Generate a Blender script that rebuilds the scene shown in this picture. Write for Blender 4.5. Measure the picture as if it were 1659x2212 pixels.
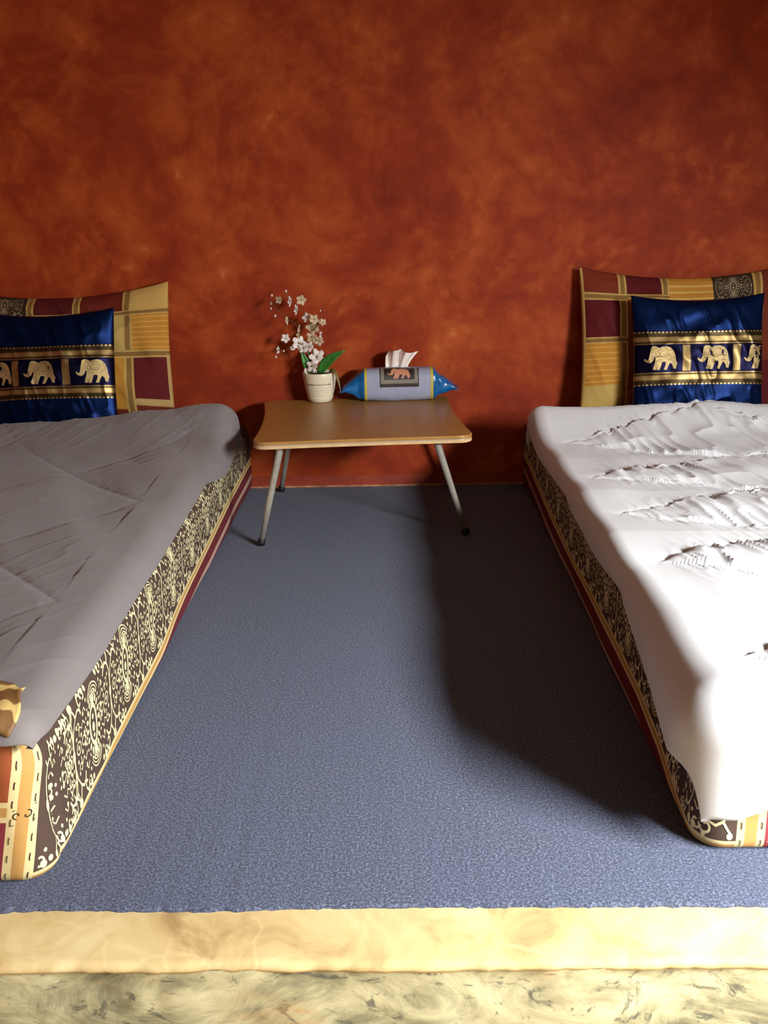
import bpy, bmesh, math, random
import numpy as np
from mathutils import Vector, Matrix
from mathutils.geometry import tessellate_polygon

# ------------------------------------------------------------------ scene
scene = bpy.context.scene
for o in list(bpy.data.objects):
    bpy.data.objects.remove(o)
COL = scene.collection
PI = math.pi

# ---- camera
F_PX, PITCH, YAW, ROLL, CAM_H, CAM_D = 2000.0, 0.31510627, -0.01728664, -0.0208386, 0.91918821, 3.12
cam = bpy.data.cameras.new('camera')
cam.sensor_fit = 'VERTICAL'
cam.sensor_height = 36.0
cam.lens = F_PX / 2212.0 * 36.0
cam.clip_start = 0.02
cam_ob = bpy.data.objects.new('camera', cam)
COL.objects.link(cam_ob)
_f = Vector((math.sin(YAW) * math.cos(PITCH), math.cos(YAW) * math.cos(PITCH), -math.sin(PITCH)))
_r = Vector((math.cos(YAW), -math.sin(YAW), 0))
_u = _r.cross(_f)
_r2 = _r * math.cos(ROLL) + _u * math.sin(ROLL)
_u2 = -_r * math.sin(ROLL) + _u * math.cos(ROLL)
M = Matrix.Identity(4)
for i in range(3):
    M[i][0], M[i][1], M[i][2] = _r2[i], _u2[i], -_f[i]
M[0][3], M[1][3], M[2][3] = 0, -CAM_D, CAM_H
cam_ob.matrix_world = M
scene.camera = cam_ob

# ---- world: plain overcast daylight that only comes in through the window
world = bpy.data.worlds.new('overcast_sky')
scene.world = world
world.use_nodes = True
bg = world.node_tree.nodes['Background']
bg.inputs[0].default_value = (0.75, 0.85, 1.0, 1)
bg.inputs[1].default_value = 1.0

# ---- daylight entering by the window in the right wall
WIN_Y0, WIN_Y1, WIN_Z0, WIN_Z1, WALL_R = -3.60, -2.40, 0.80, 1.42, 1.80
ld = bpy.data.lights.new('window_daylight', 'AREA')
ld.shape = 'RECTANGLE'
ld.size, ld.size_y = 0.95, 0.24
ld.energy = 112
ld.color = (0.98, 1.0, 0.99)
ld.spread = math.radians(136)
lo = bpy.data.objects.new('window_daylight', ld)
COL.objects.link(lo)
lo.location = (WALL_R - 0.10, (WIN_Y0 + WIN_Y1) / 2, (WIN_Z0 + WIN_Z1) / 2)
_a = Vector((-0.78, 0.50, -1.08)).normalized()              # into the room and down, from the open sky
_x = (Vector((0, 1, 0)) - _a * _a.y).normalized()         # long side of the opening runs along the wall
_y = (-_a).cross(_x)
lo.rotation_euler = Matrix((_x, _y, -_a)).transposed().to_euler()

# ---- exposure
vs = scene.view_settings
vs.view_transform = 'Standard'
vs.look = 'None'
vs.exposure = 0.0
vs.gamma = 1.0
vs.use_curve_mapping = False

# ------------------------------------------------------------------ helpers
def S(r, g, b):
    def f(c):
        c /= 255.0
        return c / 12.92 if c <= 0.04045 else ((c + 0.055) / 1.055) ** 2.4
    return (f(r), f(g), f(b), 1.0)

class NT:
    """small wrapper around a material's node tree"""
    def __init__(self, name):
        self.m = bpy.data.materials.new(name)
        self.m.use_nodes = True
        self.t = self.m.node_tree
        self.b = self.t.nodes['Principled BSDF']
    def n(self, typ, ins=None, **kw):
        x = self.t.nodes.new(typ)
        for k, v in kw.items():
            setattr(x, k, v)
        for k, v in (ins or {}).items():
            self.put(x.inputs[k], v)
        return x
    def put(self, sock, v):
        if isinstance(v, bpy.types.NodeSocket):
            self.t.links.new(v, sock)
        else:
            sock.default_value = v
    def math(self, op, a, b=0.0, c=0.0):
        return self.n('ShaderNodeMath', {0: a, 1: b, 2: c}, operation=op).outputs[0]
    def mix(self, f, a, b, mode='MIX'):
        x = self.n('ShaderNodeMix', data_type='RGBA', blend_type=mode)
        self.put(x.inputs[0], f); self.put(x.inputs[6], a); self.put(x.inputs[7], b)
        return x.outputs[2]
    def noise(self, vec, scale, detail=4, rough=0.55, dist=0.0):
        x = self.n('ShaderNodeTexNoise', {'Scale': scale, 'Detail': detail, 'Roughness': rough, 'Distortion': dist})
        if vec is not None:
            self.put(x.inputs['Vector'], vec)
        return x
    def ramp(self, fac, stops):
        x = self.n('ShaderNodeValToRGB')
        e = x.color_ramp.elements
        while len(e) < len(stops):
            e.new(0.5)
        for i, (p, c) in enumerate(stops):
            e[i].position = p
            e[i].color = c if hasattr(c, '__len__') else (c, c, c, 1)
        self.put(x.inputs[0], fac)
        return x.outputs[0]
    def obj(self):
        return self.n('ShaderNodeTexCoord').outputs['Object']
    def uv(self):
        s = self.n('ShaderNodeSeparateXYZ', {0: self.n('ShaderNodeTexCoord').outputs['UV']})
        return s.outputs[0], s.outputs[1]
    def bump(self, h, strength=0.3, dist=0.01):
        x = self.n('ShaderNodeBump', {'Height': h, 'Strength': strength, 'Distance': dist})
        self.put(self.b.inputs['Normal'], x.outputs[0])
    def done(self, color=None, rough=0.6, metal=0.0, sheen=0.0, spec=None):
        if color is not None:
            self.put(self.b.inputs['Base Color'], color)
        self.put(self.b.inputs['Roughness'], rough)
        self.put(self.b.inputs['Metallic'], metal)
        if sheen:
            self.b.inputs['Sheen Weight'].default_value = sheen
        if spec is not None:
            self.b.inputs['Specular IOR Level'].default_value = spec
        return self.m

def layers(nt, base, lst, u, v):
    """flat printed layout: rectangles (u0,u1,v0,v1,colour[,dash period]) laid over a base colour"""
    c = base
    for L in lst:
        u0, u1, v0, v1, k = L[:5]
        a = nt.math('COMPARE', u, (u0 + u1) / 2, abs(u1 - u0) / 2)
        b = nt.math('COMPARE', v, (v0 + v1) / 2, abs(v1 - v0) / 2)
        f = nt.math('MULTIPLY', a, b)
        if len(L) > 5:
            fr = nt.math('FRACT', nt.math('DIVIDE', u, L[5]))
            f = nt.math('MULTIPLY', f, nt.math('LESS_THAN', fr, 0.5))
        c = nt.mix(f, c, k)
    return c

def mesh(name, verts, faces, mat, parent=None, uvs=None, smooth=True):
    me = bpy.data.meshes.new(name)
    me.from_pydata([tuple(map(float, p)) for p in verts], [], [tuple(map(int, q)) for q in faces])
    for m in (mat if isinstance(mat, (list, tuple)) else [mat]):
        me.materials.append(m)
    if uvs is not None:
        ul = me.uv_layers.new(name='UVMap')
        li = np.zeros(len(me.loops), dtype=np.int32)
        me.loops.foreach_get('vertex_index', li)
        ul.data.foreach_set('uv', np.asarray(uvs, dtype=np.float32)[li].ravel())
    if smooth:
        me.polygons.foreach_set('use_smooth', [True] * len(me.polygons))
    me.update()
    o = bpy.data.objects.new(name, me)
    COL.objects.link(o)
    if parent:
        o.parent = parent
    return o

def grid_faces(nu, nv, wrap_u=False, wrap_v=False, off=0):
    f = []
    for i in range(nu if wrap_u else nu - 1):
        for j in range(nv if wrap_v else nv - 1):
            a, b = i, (i + 1) % nu
            c, d = j, (j + 1) % nv
            f.append((off + a * nv + c, off + b * nv + c, off + b * nv + d, off + a * nv + d))
    return f

def bm_obj(name, bm, mat, parent=None, smooth=False):
    me = bpy.data.meshes.new(name)
    bm.normal_update()
    bm.to_mesh(me)
    bm.free()
    for m in (mat if isinstance(mat, (list, tuple)) else [mat]):
        me.materials.append(m)
    if smooth:
        me.polygons.foreach_set('use_smooth', [True] * len(me.polygons))
    o = bpy.data.objects.new(name, me)
    COL.objects.link(o)
    if parent:
        o.parent = parent
    return o

def add_box(bm, lo_, hi_, mi=0):
    x0, y0, z0 = lo_
    x1, y1, z1 = hi_
    v = [bm.verts.new(p) for p in ((x0, y0, z0), (x1, y0, z0), (x1, y1, z0), (x0, y1, z0),
                                   (x0, y0, z1), (x1, y0, z1), (x1, y1, z1), (x0, y1, z1))]
    for q in ((0, 3, 2, 1), (4, 5, 6, 7), (0, 1, 5, 4), (1, 2, 6, 5), (2, 3, 7, 6), (3, 0, 4, 7)):
        f = bm.faces.new([v[i] for i in q])
        f.material_index = mi

def tube(name, pts, radii, mat, parent=None, seg=10, caps=True):
    """tapered tube along a polyline"""
    pts = [Vector(p) for p in pts]
    if not hasattr(radii, '__len__'):
        radii = [radii] * len(pts)
    V, Fc = [], []
    up = Vector((0.13, 0.91, 0.21)).normalized()
    for i, p in enumerate(pts):
        t = (pts[min(i + 1, len(pts) - 1)] - pts[max(i - 1, 0)]).normalized()
        a = t.cross(up)
        if a.length < 1e-4:
            a = t.cross(Vector((1, 0, 0)))
        a.normalize()
        b = t.cross(a).normalized()
        for k in range(seg):
            w = 2 * PI * k / seg
            V.append(p + (a * math.cos(w) + b * math.sin(w)) * radii[i])
    n = len(pts)
    for i in range(n - 1):
        for k in range(seg):
            q = (k + 1) % seg
            Fc.append((i * seg + k, i * seg + q, (i + 1) * seg + q, (i + 1) * seg + k))
    if caps:
        Fc.append(tuple(range(seg))[::-1])
        Fc.append(tuple((n - 1) * seg + k for k in range(seg)))
    return mesh(name, V, Fc, mat, parent)

def tag(o, label=None, cat=None, group=None, kind=None):
    if label: o['label'] = label
    if cat: o['category'] = cat
    if group: o['group'] = group
    if kind: o['kind'] = kind
    return o

def empty(name, loc, rot=(0, 0, 0)):
    o = bpy.data.objects.new(name, None)
    o.empty_display_size = 0.05
    COL.objects.link(o)
    o.location = loc
    o.rotation_euler = rot
    return o

_rs = np.random.RandomState(7)
_lat = _rs.rand(256, 256)
def vnoise(x, y, seed=0):
    """smooth value noise in 0..1"""
    x = np.asarray(x, float) + seed * 17.31
    y = np.asarray(y, float) + seed * 9.73
    xi, yi = np.floor(x).astype(int), np.floor(y).astype(int)
    fx, fy = x - xi, y - yi
    fx = fx * fx * fx * (fx * (fx * 6 - 15) + 10)
    fy = fy * fy * fy * (fy * (fy * 6 - 15) + 10)
    g = lambda a, b: _lat[a % 256, b % 256]
    return (g(xi, yi) * (1 - fx) * (1 - fy) + g(xi + 1, yi) * fx * (1 - fy)
            + g(xi, yi + 1) * (1 - fx) * fy + g(xi + 1, yi + 1) * fx * fy)

# ---- flat printed / woven marks laid on a surface through a mapping (a,b) -> 3-D point
class Print:
    def __init__(self):
        self.v, self.f = [], []
    def stroke(self, pts, w, taper=False):
        pts = [np.array(p, float) for p in pts]
        n = len(pts)
        k0 = len(self.v)
        for i, p in enumerate(pts):
            t = pts[min(i + 1, n - 1)] - pts[max(i - 1, 0)]
            L = math.hypot(*t) or 1
            nrm = np.array([-t[1], t[0]]) / L
            ww = w * (1 - 0.75 * i / (n - 1)) if taper else w
            self.v += [p + nrm * ww / 2, p - nrm * ww / 2]
        for i in range(n - 1):
            a = k0 + 2 * i
            self.f.append((a, a + 1, a + 3, a + 2))
    def dot(self, c, r, ry=None, n=10, rot=0):
        ry = ry or r
        k0 = len(self.v)
        for i in range(n):
            w = 2 * PI * i / n
            x, y = r * math.cos(w), ry * math.sin(w)
            self.v.append(np.array([c[0] + x * math.cos(rot) - y * math.sin(rot), c[1] + x * math.sin(rot) + y * math.cos(rot)]))
        self.f.append(tuple(range(k0, k0 + n)))
    def arc(self, c, rx, ry, a0, a1, w, n=14):
        self.stroke([(c[0] + rx * math.cos(math.radians(a0 + (a1 - a0) * i / n)),
                      c[1] + ry * math.sin(math.radians(a0 + (a1 - a0) * i / n))) for i in range(n + 1)], w)
    def spiral(self, c, r0, r1, a0, a1, w, n=16):
        self.stroke([(c[0] + (r0 + (r1 - r0) * i / n) * math.cos(math.radians(a0 + (a1 - a0) * i / n)),
                      c[1] + (r0 + (r1 - r0) * i / n) * math.sin(math.radians(a0 + (a1 - a0) * i / n))) for i in range(n + 1)], w)
    def poly(self, pts, cuts=2):
        bm = bmesh.new()
        vs_ = [bm.verts.new((p[0], p[1], 0)) for p in pts]
        for t_ in tessellate_polygon([[Vector((p[0], p[1], 0)) for p in pts]]):
            bm.faces.new([vs_[i_] for i_ in t_])
        bmesh.ops.subdivide_edges(bm, edges=bm.edges[:], cuts=cuts, use_grid_fill=True)
        bmesh.ops.triangulate(bm, faces=bm.faces[:])
        k0 = len(self.v)
        bm.verts.index_update()
        self.v += [np.array([q.co.x, q.co.y]) for q in bm.verts]
        self.f += [tuple(k0 + q.index for q in ff.verts) for ff in bm.faces]
        bm.free()
    def stamp(self, other, dx, dy, sx=1, sy=1):
        k0 = len(self.v)
        self.v += [np.array([p[0] * sx + dx, p[1] * sy + dy]) for p in other.v]
        self.f += [tuple(k0 + i for i in ff) for ff in other.f]
    def build(self, name, fn, mat, parent, keep=None):
        P = np.array(self.v)
        fs = self.f
        if keep is not None:
            ok = keep(P)
            fs = [q for q in fs if all(ok[i] for i in q)]
        return mesh(name, fn(P[:, 0], P[:, 1]), fs, mat, parent)

# ------------------------------------------------------------------ materials
def mat_wall(name):
    k = NT(name)
    co = k.obj()
    warp = k.noise(co, 1.8, 2, 0.5).outputs['Color']
    w2 = k.n('ShaderNodeVectorMath', {0: warp, 1: (0.5, 0.5, 0.5)}, operation='SUBTRACT').outputs[0]
    w3 = k.n('ShaderNodeVectorMath', {0: w2, 'Scale': 0.26}, operation='SCALE').outputs[0]
    cw = k.n('ShaderNodeVectorMath', {0: co, 1: w3}, operation='ADD').outputs[0]
    big = k.noise(co, 1.5, 3, 0.5, 0.3).outputs['Fac']
    mid = k.noise(cw, 5.0, 6, 0.60, 0.2).outputs['Fac']
    fine = k.noise(cw, 18, 5, 0.64, 0.35).outputs['Fac']
    # curved rag strokes: pieces of arcs round scattered centres
    vor = k.n('ShaderNodeTexVoronoi', {'Vector': cw, 'Scale': 3.4}, feature='F1').outputs['Distance']
    arcs = k.math('MULTIPLY_ADD', k.math('SINE', k.math('MULTIPLY', vor, 46.0)), 0.5, 0.5)
    amask = k.ramp(k.noise(co, 3.6, 3, 0.5).outputs['Fac'], [(0.48, 0.0), (0.66, 1.0)])
    a2 = k.math('MULTIPLY', k.math('MULTIPLY', arcs, amask), k.ramp(fine, [(0.42, 0.0), (0.66, 1.0)]))
    # short lighter dabs
    dab = k.n('ShaderNodeTexVoronoi', {'Vector': cw, 'Scale': 13.0}, feature='SMOOTH_F1').outputs['Distance']
    d2 = k.math('MULTIPLY', k.ramp(dab, [(0.10, 1.0), (0.42, 0.0)]), k.ramp(k.noise(co, 2.6, 4, 0.6).outputs['Fac'], [(0.50, 0.0), (0.70, 1.0)]))
    t = k.math('MULTIPLY_ADD', mid, 0.52, k.math('MULTIPLY', big, 0.36))
    t = k.math('ADD', t, k.math('MULTIPLY', fine, 0.22))
    t = k.math('MULTIPLY_ADD', a2, 0.07, t)
    t = k.math('MULTIPLY_ADD', d2, 0.12, t)
    c = k.ramp(t, [(0.38, S(112, 29, 9)), (0.53, S(142, 49, 16)), (0.66, S(170, 76, 29)), (0.82, S(214, 130, 74))])
    k.bump(k.math('ADD', fine, mid), 0.08, 0.004)
    return k.done(c, rough=0.7, spec=0.2)
M_WALL = mat_wall('rag_painted_orange_plaster')

k = NT('redder_painted_skirting')
nz = k.noise(k.obj(), 7, 5, 0.6, 1).outputs['Fac']
M_SKIRT = k.done(k.ramp(nz, [(0.3, S(120, 36, 16)), (0.75, S(158, 58, 26))]), 0.6)
k = NT('pale_mortar_line')
M_MORTAR = k.done(k.ramp(k.noise(k.obj(), 30, 3).outputs['Fac'], [(0.35, S(150, 90, 62)), (0.7, S(196, 140, 104))]), 0.8)
k = NT('white_ceiling_paint')
M_CEIL = k.done(k.ramp(k.noise(k.obj(), 3, 3).outputs['Fac'], [(0.3, S(206, 202, 194)), (0.7, S(220, 216, 208))]), 0.8)

k = NT('cream_fill_plaster')
M_CREAMWALL = k.done(k.ramp(k.noise(k.obj(), 3, 4).outputs['Fac'], [(0.3, S(206, 194, 170)), (0.7, S(224, 214, 192))]), 0.8)  # unseen walls, cream picked to bounce neutral fill into the shadows

# carpet
k = NT('blue_grey_carpet')
co = k.obj()
n1 = k.noise(co, 260, 3, 0.75).outputs['Fac']
n2 = k.noise(co, 900, 2, 0.6).outputs['Fac']
n3 = k.noise(co, 5, 4, 0.6).outputs['Fac']
t = k.math('MULTIPLY_ADD', n1, 0.6, k.math('MULTIPLY', n2, 0.4))
c = k.ramp(t, [(0.34, S(30, 34, 46)), (0.50, S(78, 83, 102)), (0.66, S(146, 153, 176))])
c = k.mix(k.ramp(n3, [(0.35, 0.0), (0.7, 0.22)]), c, S(84, 94, 126))
k.bump(t, 0.6, 0.004)
M_CARPET = k.done(c, 0.95, sheen=0.1, spec=0.1)

# ledge: ochre polished cement with pale veins
k = NT('ochre_cement_ledge')
co = k.obj()
wv = k.noise(co, 5, 3).outputs['Color']
cw = k.n('ShaderNodeVectorMath', {0: co, 1: k.n('ShaderNodeVectorMath', {0: wv, 'Scale': 0.16}, operation='SCALE').outputs[0]}, operation='ADD').outputs[0]
vein = k.n('ShaderNodeTexVoronoi', {'Vector': cw, 'Scale': 9.0}, feature='DISTANCE_TO_EDGE').outputs['Distance']
vm = k.math('MULTIPLY', k.ramp(vein, [(0.0, 1.0), (0.045, 0.0)]), k.ramp(k.noise(co, 4, 2).outputs['Fac'], [(0.40, 0.0), (0.60, 0.42)]))
n1 = k.noise(co, 9, 6, 0.65, 0.8).outputs['Fac']
c = k.ramp(n1, [(0.30, S(166, 136, 92)), (0.46, S(202, 176, 124)), (0.62, S(216, 194, 144)), (0.78, S(226, 210, 166))])
c = k.mix(k.ramp(k.noise(co, 3.2, 4, 0.6).outputs['Fac'], [(0.54, 0.0), (0.70, 0.5)]), c, S(160, 142, 112))
c = k.mix(vm, c, S(238, 218, 170))
k.bump(n1, 0.1, 0.004)
M_LEDGE = k.done(c, 0.5, spec=0.3)

# riser: weathered grey-green and cream cement, dark blots and drips
k = NT('mottled_cement_riser')
co = k.obj()
st = k.n('ShaderNodeMapping', {'Vector': co, 'Scale': (1.0, 1.0, 1.6)}).outputs[0]
n1 = k.noise(st, 6, 7, 0.65, 1.5).outputs['Fac']
c = k.ramp(n1, [(0.28, S(92, 88, 68)), (0.42, S(144, 138, 106)), (0.56, S(186, 178, 140)), (0.75, S(210, 200, 160))])
n2 = k.noise(st, 11, 5, 0.7, 2.5).outputs['Fac']
c = k.mix(k.ramp(n2, [(0.56, 0.0), (0.64, 0.85)]), c, S(84, 82, 72))
n3 = k.noise(st, 4.5, 5, 0.6, 1.0).outputs['Fac']
c = k.mix(k.ramp(n3, [(0.56, 0.0), (0.70, 0.6)]), c, S(190, 148, 92))
k.bump(n1, 0.3, 0.008)
M_RISER = k.done(c, 0.75)

k = NT('beige_floor_screed')
M_FLOOR = k.done(k.ramp(k.noise(k.obj(), 4, 5).outputs['Fac'], [(0.3, S(150, 128, 96)), (0.7, S(186, 164, 126))]), 0.6)

# cloths
def weave(k, s=900.0, a=0.25):
    co = k.obj()
    n_ = k.noise(co, s, 2, 0.6).outputs['Fac']
    k.bump(n_, a, 0.001)
    return n_
def quilt_mat(name, c0, c1):
    k = NT(name)
    n_ = k.noise(k.obj(), 6, 3).outputs['Fac']
    k.bump(k.noise(k.obj(), 700, 2).outputs['Fac'], 0.12, 0.001)
    return k.done(k.mix(n_, c0, c1), 0.62, sheen=0.15, spec=0.3)
M_QUILT_L = quilt_mat('shaded_mauve_quilt_cotton', S(118, 113, 113), S(126, 121, 121))  # same cotton as the lit quilt, shade on this bed put into the colour
M_QUILT_R = quilt_mat('lit_mauve_quilt_cotton', S(200, 201, 205), S(208, 209, 212))  # same cotton, paler: the daylight on this bed put into the colour
k = NT('quilt_stitch_thread'); M_THREAD = k.done(S(150, 140, 144), 0.7)
k = NT('cream_print'); weave(k); M_CREAM = k.done(S(226, 214, 168), 0.65)
k = NT('cream_print_dim'); weave(k); M_CREAM2 = k.done(S(150, 128, 96), 0.7)
k = NT('black_print'); M_BLACKPRINT = k.done(S(46, 36, 26), 0.7)
k = NT('pink_honeycomb_print'); M_PINK = k.done(S(190, 118, 118), 0.7)
BROWN, CRM, GOLD, BURG, TERRA = S(78, 62, 54), S(214, 196, 146), S(186, 144, 84), S(104, 42, 46), S(150, 80, 48)
PALE = S(176, 142, 128)

def mattress_mat(name, t0, stripes_front):
    k = NT(name)
    u, v = k.uv()
    lst = [(-9, t0, -0.012, 0.012, CRM), (-9, t0, -0.0055, 0.0055, GOLD),
           (-9, t0, -0.046, -0.012, BURG), (-9, t0, -0.062, -0.046, PALE), (-9, t0, -0.3, -0.062, S(98, 44, 50)),
           (-9, t0, 0.214, 0.246, CRM), (-9, t0, 0.223, 0.237, GOLD)] + stripes_front
    c = layers(k, BROWN, lst, u, v)
    weave(k, 700, 0.2)
    return k.done(c, 0.75, spec=0.15)

# ------------------------------------------------------------------ the room
RX0, RX1, RY0, RZ1, LOW = -1.95, WALL_R, -5.2, 2.6, -0.36
def struct(name, lo_, hi_, mat):
    bm = bmesh.new(); add_box(bm, lo_, hi_)
    return tag(bm_obj(name, bm, mat), kind='structure')
struct('wall_back', (RX0 - 0.12, 0.0, LOW), (RX1 + 0.12, 0.14, RZ1), M_WALL)
struct('wall_left', (RX0 - 0.12, RY0, LOW), (RX0, 0.0, RZ1), M_WALL)
struct('wall_front', (RX0 - 0.12, RY0 - 0.12, LOW), (RX1 + 0.12, RY0, RZ1), M_CREAMWALL)
bm = bmesh.new()
add_box(bm, (RX1, RY0, LOW), (RX1 + 0.14, WIN_Y0, RZ1))
add_box(bm, (RX1, WIN_Y1, LOW), (RX1 + 0.14, 0.0, RZ1))
add_box(bm, (RX1, WIN_Y0, LOW), (RX1 + 0.14, WIN_Y1, WIN_Z0))
add_box(bm, (RX1, WIN_Y0, WIN_Z1), (RX1 + 0.14, WIN_Y1, RZ1))
tag(bm_obj('wall_right', bm, M_CREAMWALL), kind='structure')
struct('ceiling', (RX0 - 0.12, RY0 - 0.12, RZ1), (RX1 + 0.14, 0.14, RZ1 + 0.1), M_CEIL)
struct('floor', (RX0 - 0.12, RY0 - 0.12, LOW - 0.1), (RX1 + 0.14, 0.14, LOW), M_FLOOR)
k = NT('dark_window_timber')
M_TIMBER = k.done(k.ramp(k.noise(k.n('ShaderNodeMapping', {'Vector': k.obj(), 'Scale': (20, 20, 2)}).outputs[0], 3).outputs['Fac'],
                         [(0.3, S(70, 44, 26)), (0.7, S(110, 74, 46))]), 0.5)
win = empty('window_1', (RX1 + 0.07, (WIN_Y0 + WIN_Y1) / 2, WIN_Z0)); tag(win, kind='structure')
hw, hh = (WIN_Y1 - WIN_Y0) / 2, WIN_Z1 - WIN_Z0
for lo_, hi_ in (((-0.03, -hw, 0), (0.03, -hw + 0.05, hh)), ((-0.03, hw - 0.05, 0), (0.03, hw, hh)),
                 ((-0.03, -hw + 0.05, 0), (0.03, hw - 0.05, 0.05)), ((-0.03, -hw + 0.05, hh - 0.05), (0.03, hw - 0.05, hh))):
    bm = bmesh.new(); add_box(bm, lo_, hi_); bm_obj('window_frame', bm, M_TIMBER, win)

# skirting and the pale mortar line at the foot of the back wall
sk = struct('baseboard_back', (RX0, -0.003, 0.0), (RX1, 0.0, 0.040), M_SKIRT)
bm = bmesh.new(); add_box(bm, (RX0, -0.009, 0.0), (RX1, -0.003, 0.006))
tag(bm_obj('trim_1', bm, M_MORTAR), kind='structure')

# raised platform: ochre ledge on top of a mottled riser
CE, LE = -2.067, -2.165           # carpet edge, ledge edge
nx = 340
xs = np.linspace(RX0, RX1, nx)
rough_edge = (vnoise(xs * 14, xs * 0, 1) - 0.5) * 0.004 + (vnoise(xs * 60, xs * 0, 2) - 0.5) * 0.005
plat = empty('platform', (0, LE, LOW)); tag(plat, kind='structure')
V = []
for x, e in zip(xs, rough_edge):
    y0 = LE + e
    V += [(x, CE + 0.06, -0.006), (x, CE + 0.0, -0.006), (x, y0 + 0.012, -0.006), (x, y0 + 0.004, -0.008 + e * 0.3),
          (x, y0, -0.014), (x, y0 + 0.002, -0.020), (x, y0 + 0.010, -0.0215)]
V = [(p[0], p[1] - LE, p[2] - LOW) for p in V]
mesh('ledge', V, grid_faces(nx, 7), M_LEDGE, plat)
zz = np.linspace(-0.018, LOW, 60)
V = []
for x in xs:
    d = (vnoise(x * 9 + 0 * zz, zz * 9, 3) - 0.5) * 0.008 + (vnoise(x * 40 + 0 * zz, zz * 40, 4) - 0.5) * 0.003
    for z, q in zip(zz, d):
        V.append((x, 0.006 + q, z - LOW))
mesh('riser', V, grid_faces(nx, 60), M_RISER, plat)
bm = bmesh.new(); add_box(bm, (RX0, 0.02, 0), (RX1, -LE, -LOW - 0.012))
bm_obj('core', bm, M_FLOOR, plat)

# carpet with a slightly fuzzy cut edge
nc = 520
xs = np.linspace(RX0, RX1, nc)
e = (vnoise(xs * 120, xs * 0, 5) - 0.5) * 0.005 + (vnoise(xs * 6, xs * 0, 6) - 0.5) * 0.006
V = []
for x, q in zip(xs, e):
    V += [(x, -0.011, 0.0), (x, -1.0, 0.0), (x, CE + q + 0.004, 0.0), (x, CE + q, -0.002), (x, CE + q, -0.006)]
tag(mesh('carpet', V, grid_faces(nc, 5), M_CARPET), 'blue grey speckled carpet fitted over the raised platform floor', 'carpet')

# ------------------------------------------------------------------ mattresses
def medallion(centre):
    """printed ornament: one medallion with crown arcs and side scrolls, period 0.195"""
    p = Print()
    if centre:
        p.arc((0, 0), 0.0165, 0.027, 0, 360, 0.0062, 28)
        p.dot((0, -0.004), 0.0062, 0.007); p.dot((0, 0.011), 0.0045, 0.004); p.dot((0, -0.016), 0.004, 0.003)
        for i in range(18):
            w = 2 * PI * i / 18
            p.dot((0.028 * math.cos(w), 0.0375 * math.sin(w)), 0.0056, 0.0036, 8, math.atan2(0.0375 * math.sin(w), 0.028 * math.cos(w)))
        for i in range(24):
            w = 2 * PI * i / 24
            p.dot((0.039 * math.cos(w), 0.0465 * math.sin(w)), 0.0026, None, 6)
    for sy in (1, -1):
        if centre: p.dot((0, 0.033 * sy), 0.008, 0.006); p.dot((-0.005, 0.039 * sy), 0.003); p.dot((0.005, 0.039 * sy), 0.003); p.dot((0, 0.041 * sy), 0.003)
        for r in (0.014, 0.019, 0.024, 0.029) if centre else ():
            a0, a1 = (25, 155) if sy > 0 else (205, 335)
            p.arc((0, 0.032 * sy), r, r * 0.95, a0, a1, 0.0019, 14)
        for sx in (1, -1):
            # stem between medallions, with forked scrolls
            p.stroke([(sx * 0.0975, 0.0), (sx * 0.0965, 0.018 * sy), (sx * 0.093, 0.034 * sy), (sx * 0.084, 0.047 * sy)], 0.0032)
            p.stroke([(sx * 0.084, 0.047 * sy), (sx * 0.074, 0.053 * sy), (sx * 0.064, 0.050 * sy), (sx * 0.058, 0.041 * sy)], 0.0040)
            p.stroke([(sx * 0.084, 0.047 * sy), (sx * 0.090, 0.056 * sy), (sx * 0.0955, 0.063 * sy)], 0.0034)
            p.dot((sx * 0.0945, 0.066 * sy), 0.0048)
            p.spiral((sx * 0.060, 0.058 * sy), 0.0105, 0.003, 180 if sx > 0 else 0, (180 if sx > 0 else 0) + sx * sy * -330, 0.0034)
            p.spiral((sx * 0.044, 0.060 * sy), 0.009, 0.003, 0 if sx > 0 else 180, (0 if sx > 0 else 180) + sx * sy * 300, 0.0032)
            p.dot((sx * 0.040, 0.066 * sy), 0.0052); p.dot((sx * 0.028, 0.064 * sy), 0.0042); p.dot((sx * 0.058, 0.069 * sy), 0.0036)
            p.stroke([(sx * 0.040, 0.020 * sy), (sx * 0.050, 0.028 * sy), (sx * 0.056, 0.020 * sy), (sx * 0.066, 0.026 * sy), (sx * 0.070, 0.014 * sy)], 0.0026)
            p.spiral((sx * 0.073, 0.028 * sy), 0.0075, 0.002, 0, 320 * sx, 0.0024)
            p.stroke([(sx * 0.036, 0.036 * sy), (sx * 0.044, 0.044 * sy), (sx * 0.052, 0.036 * sy)], 0.0024)
            p.dot((sx * 0.048, 0.036 * sy), 0.0030); p.dot((sx * 0.034, 0.050 * sy), 0.0028)
            p.dot((sx * 0.060, 0.012 * sy), 0.0034); p.dot((sx * 0.044, 0.008 * sy), 0.0040); p.dot((sx * 0.082, 0.016 * sy), 0.0030)
            p.dot((sx * 0.082, 0.032 * sy), 0.0028); p.dot((sx * 0.034, 0.006 * sy), 0.0028)
    p.dot((0.0975, 0), 0.005, 0.009)
    for sx in (1, -1):
        p.arc((sx * 0.050, 0), 0.008, 0.006, 0, 360, 0.0022, 14)
        p.arc((sx * 0.074, 0), 0.010, 0.008, 0, 360, 0.0024, 14); p.dot((sx * 0.074, 0), 0.0035)
    return p
MED, SCR = medallion(True), medallion(False)

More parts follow.
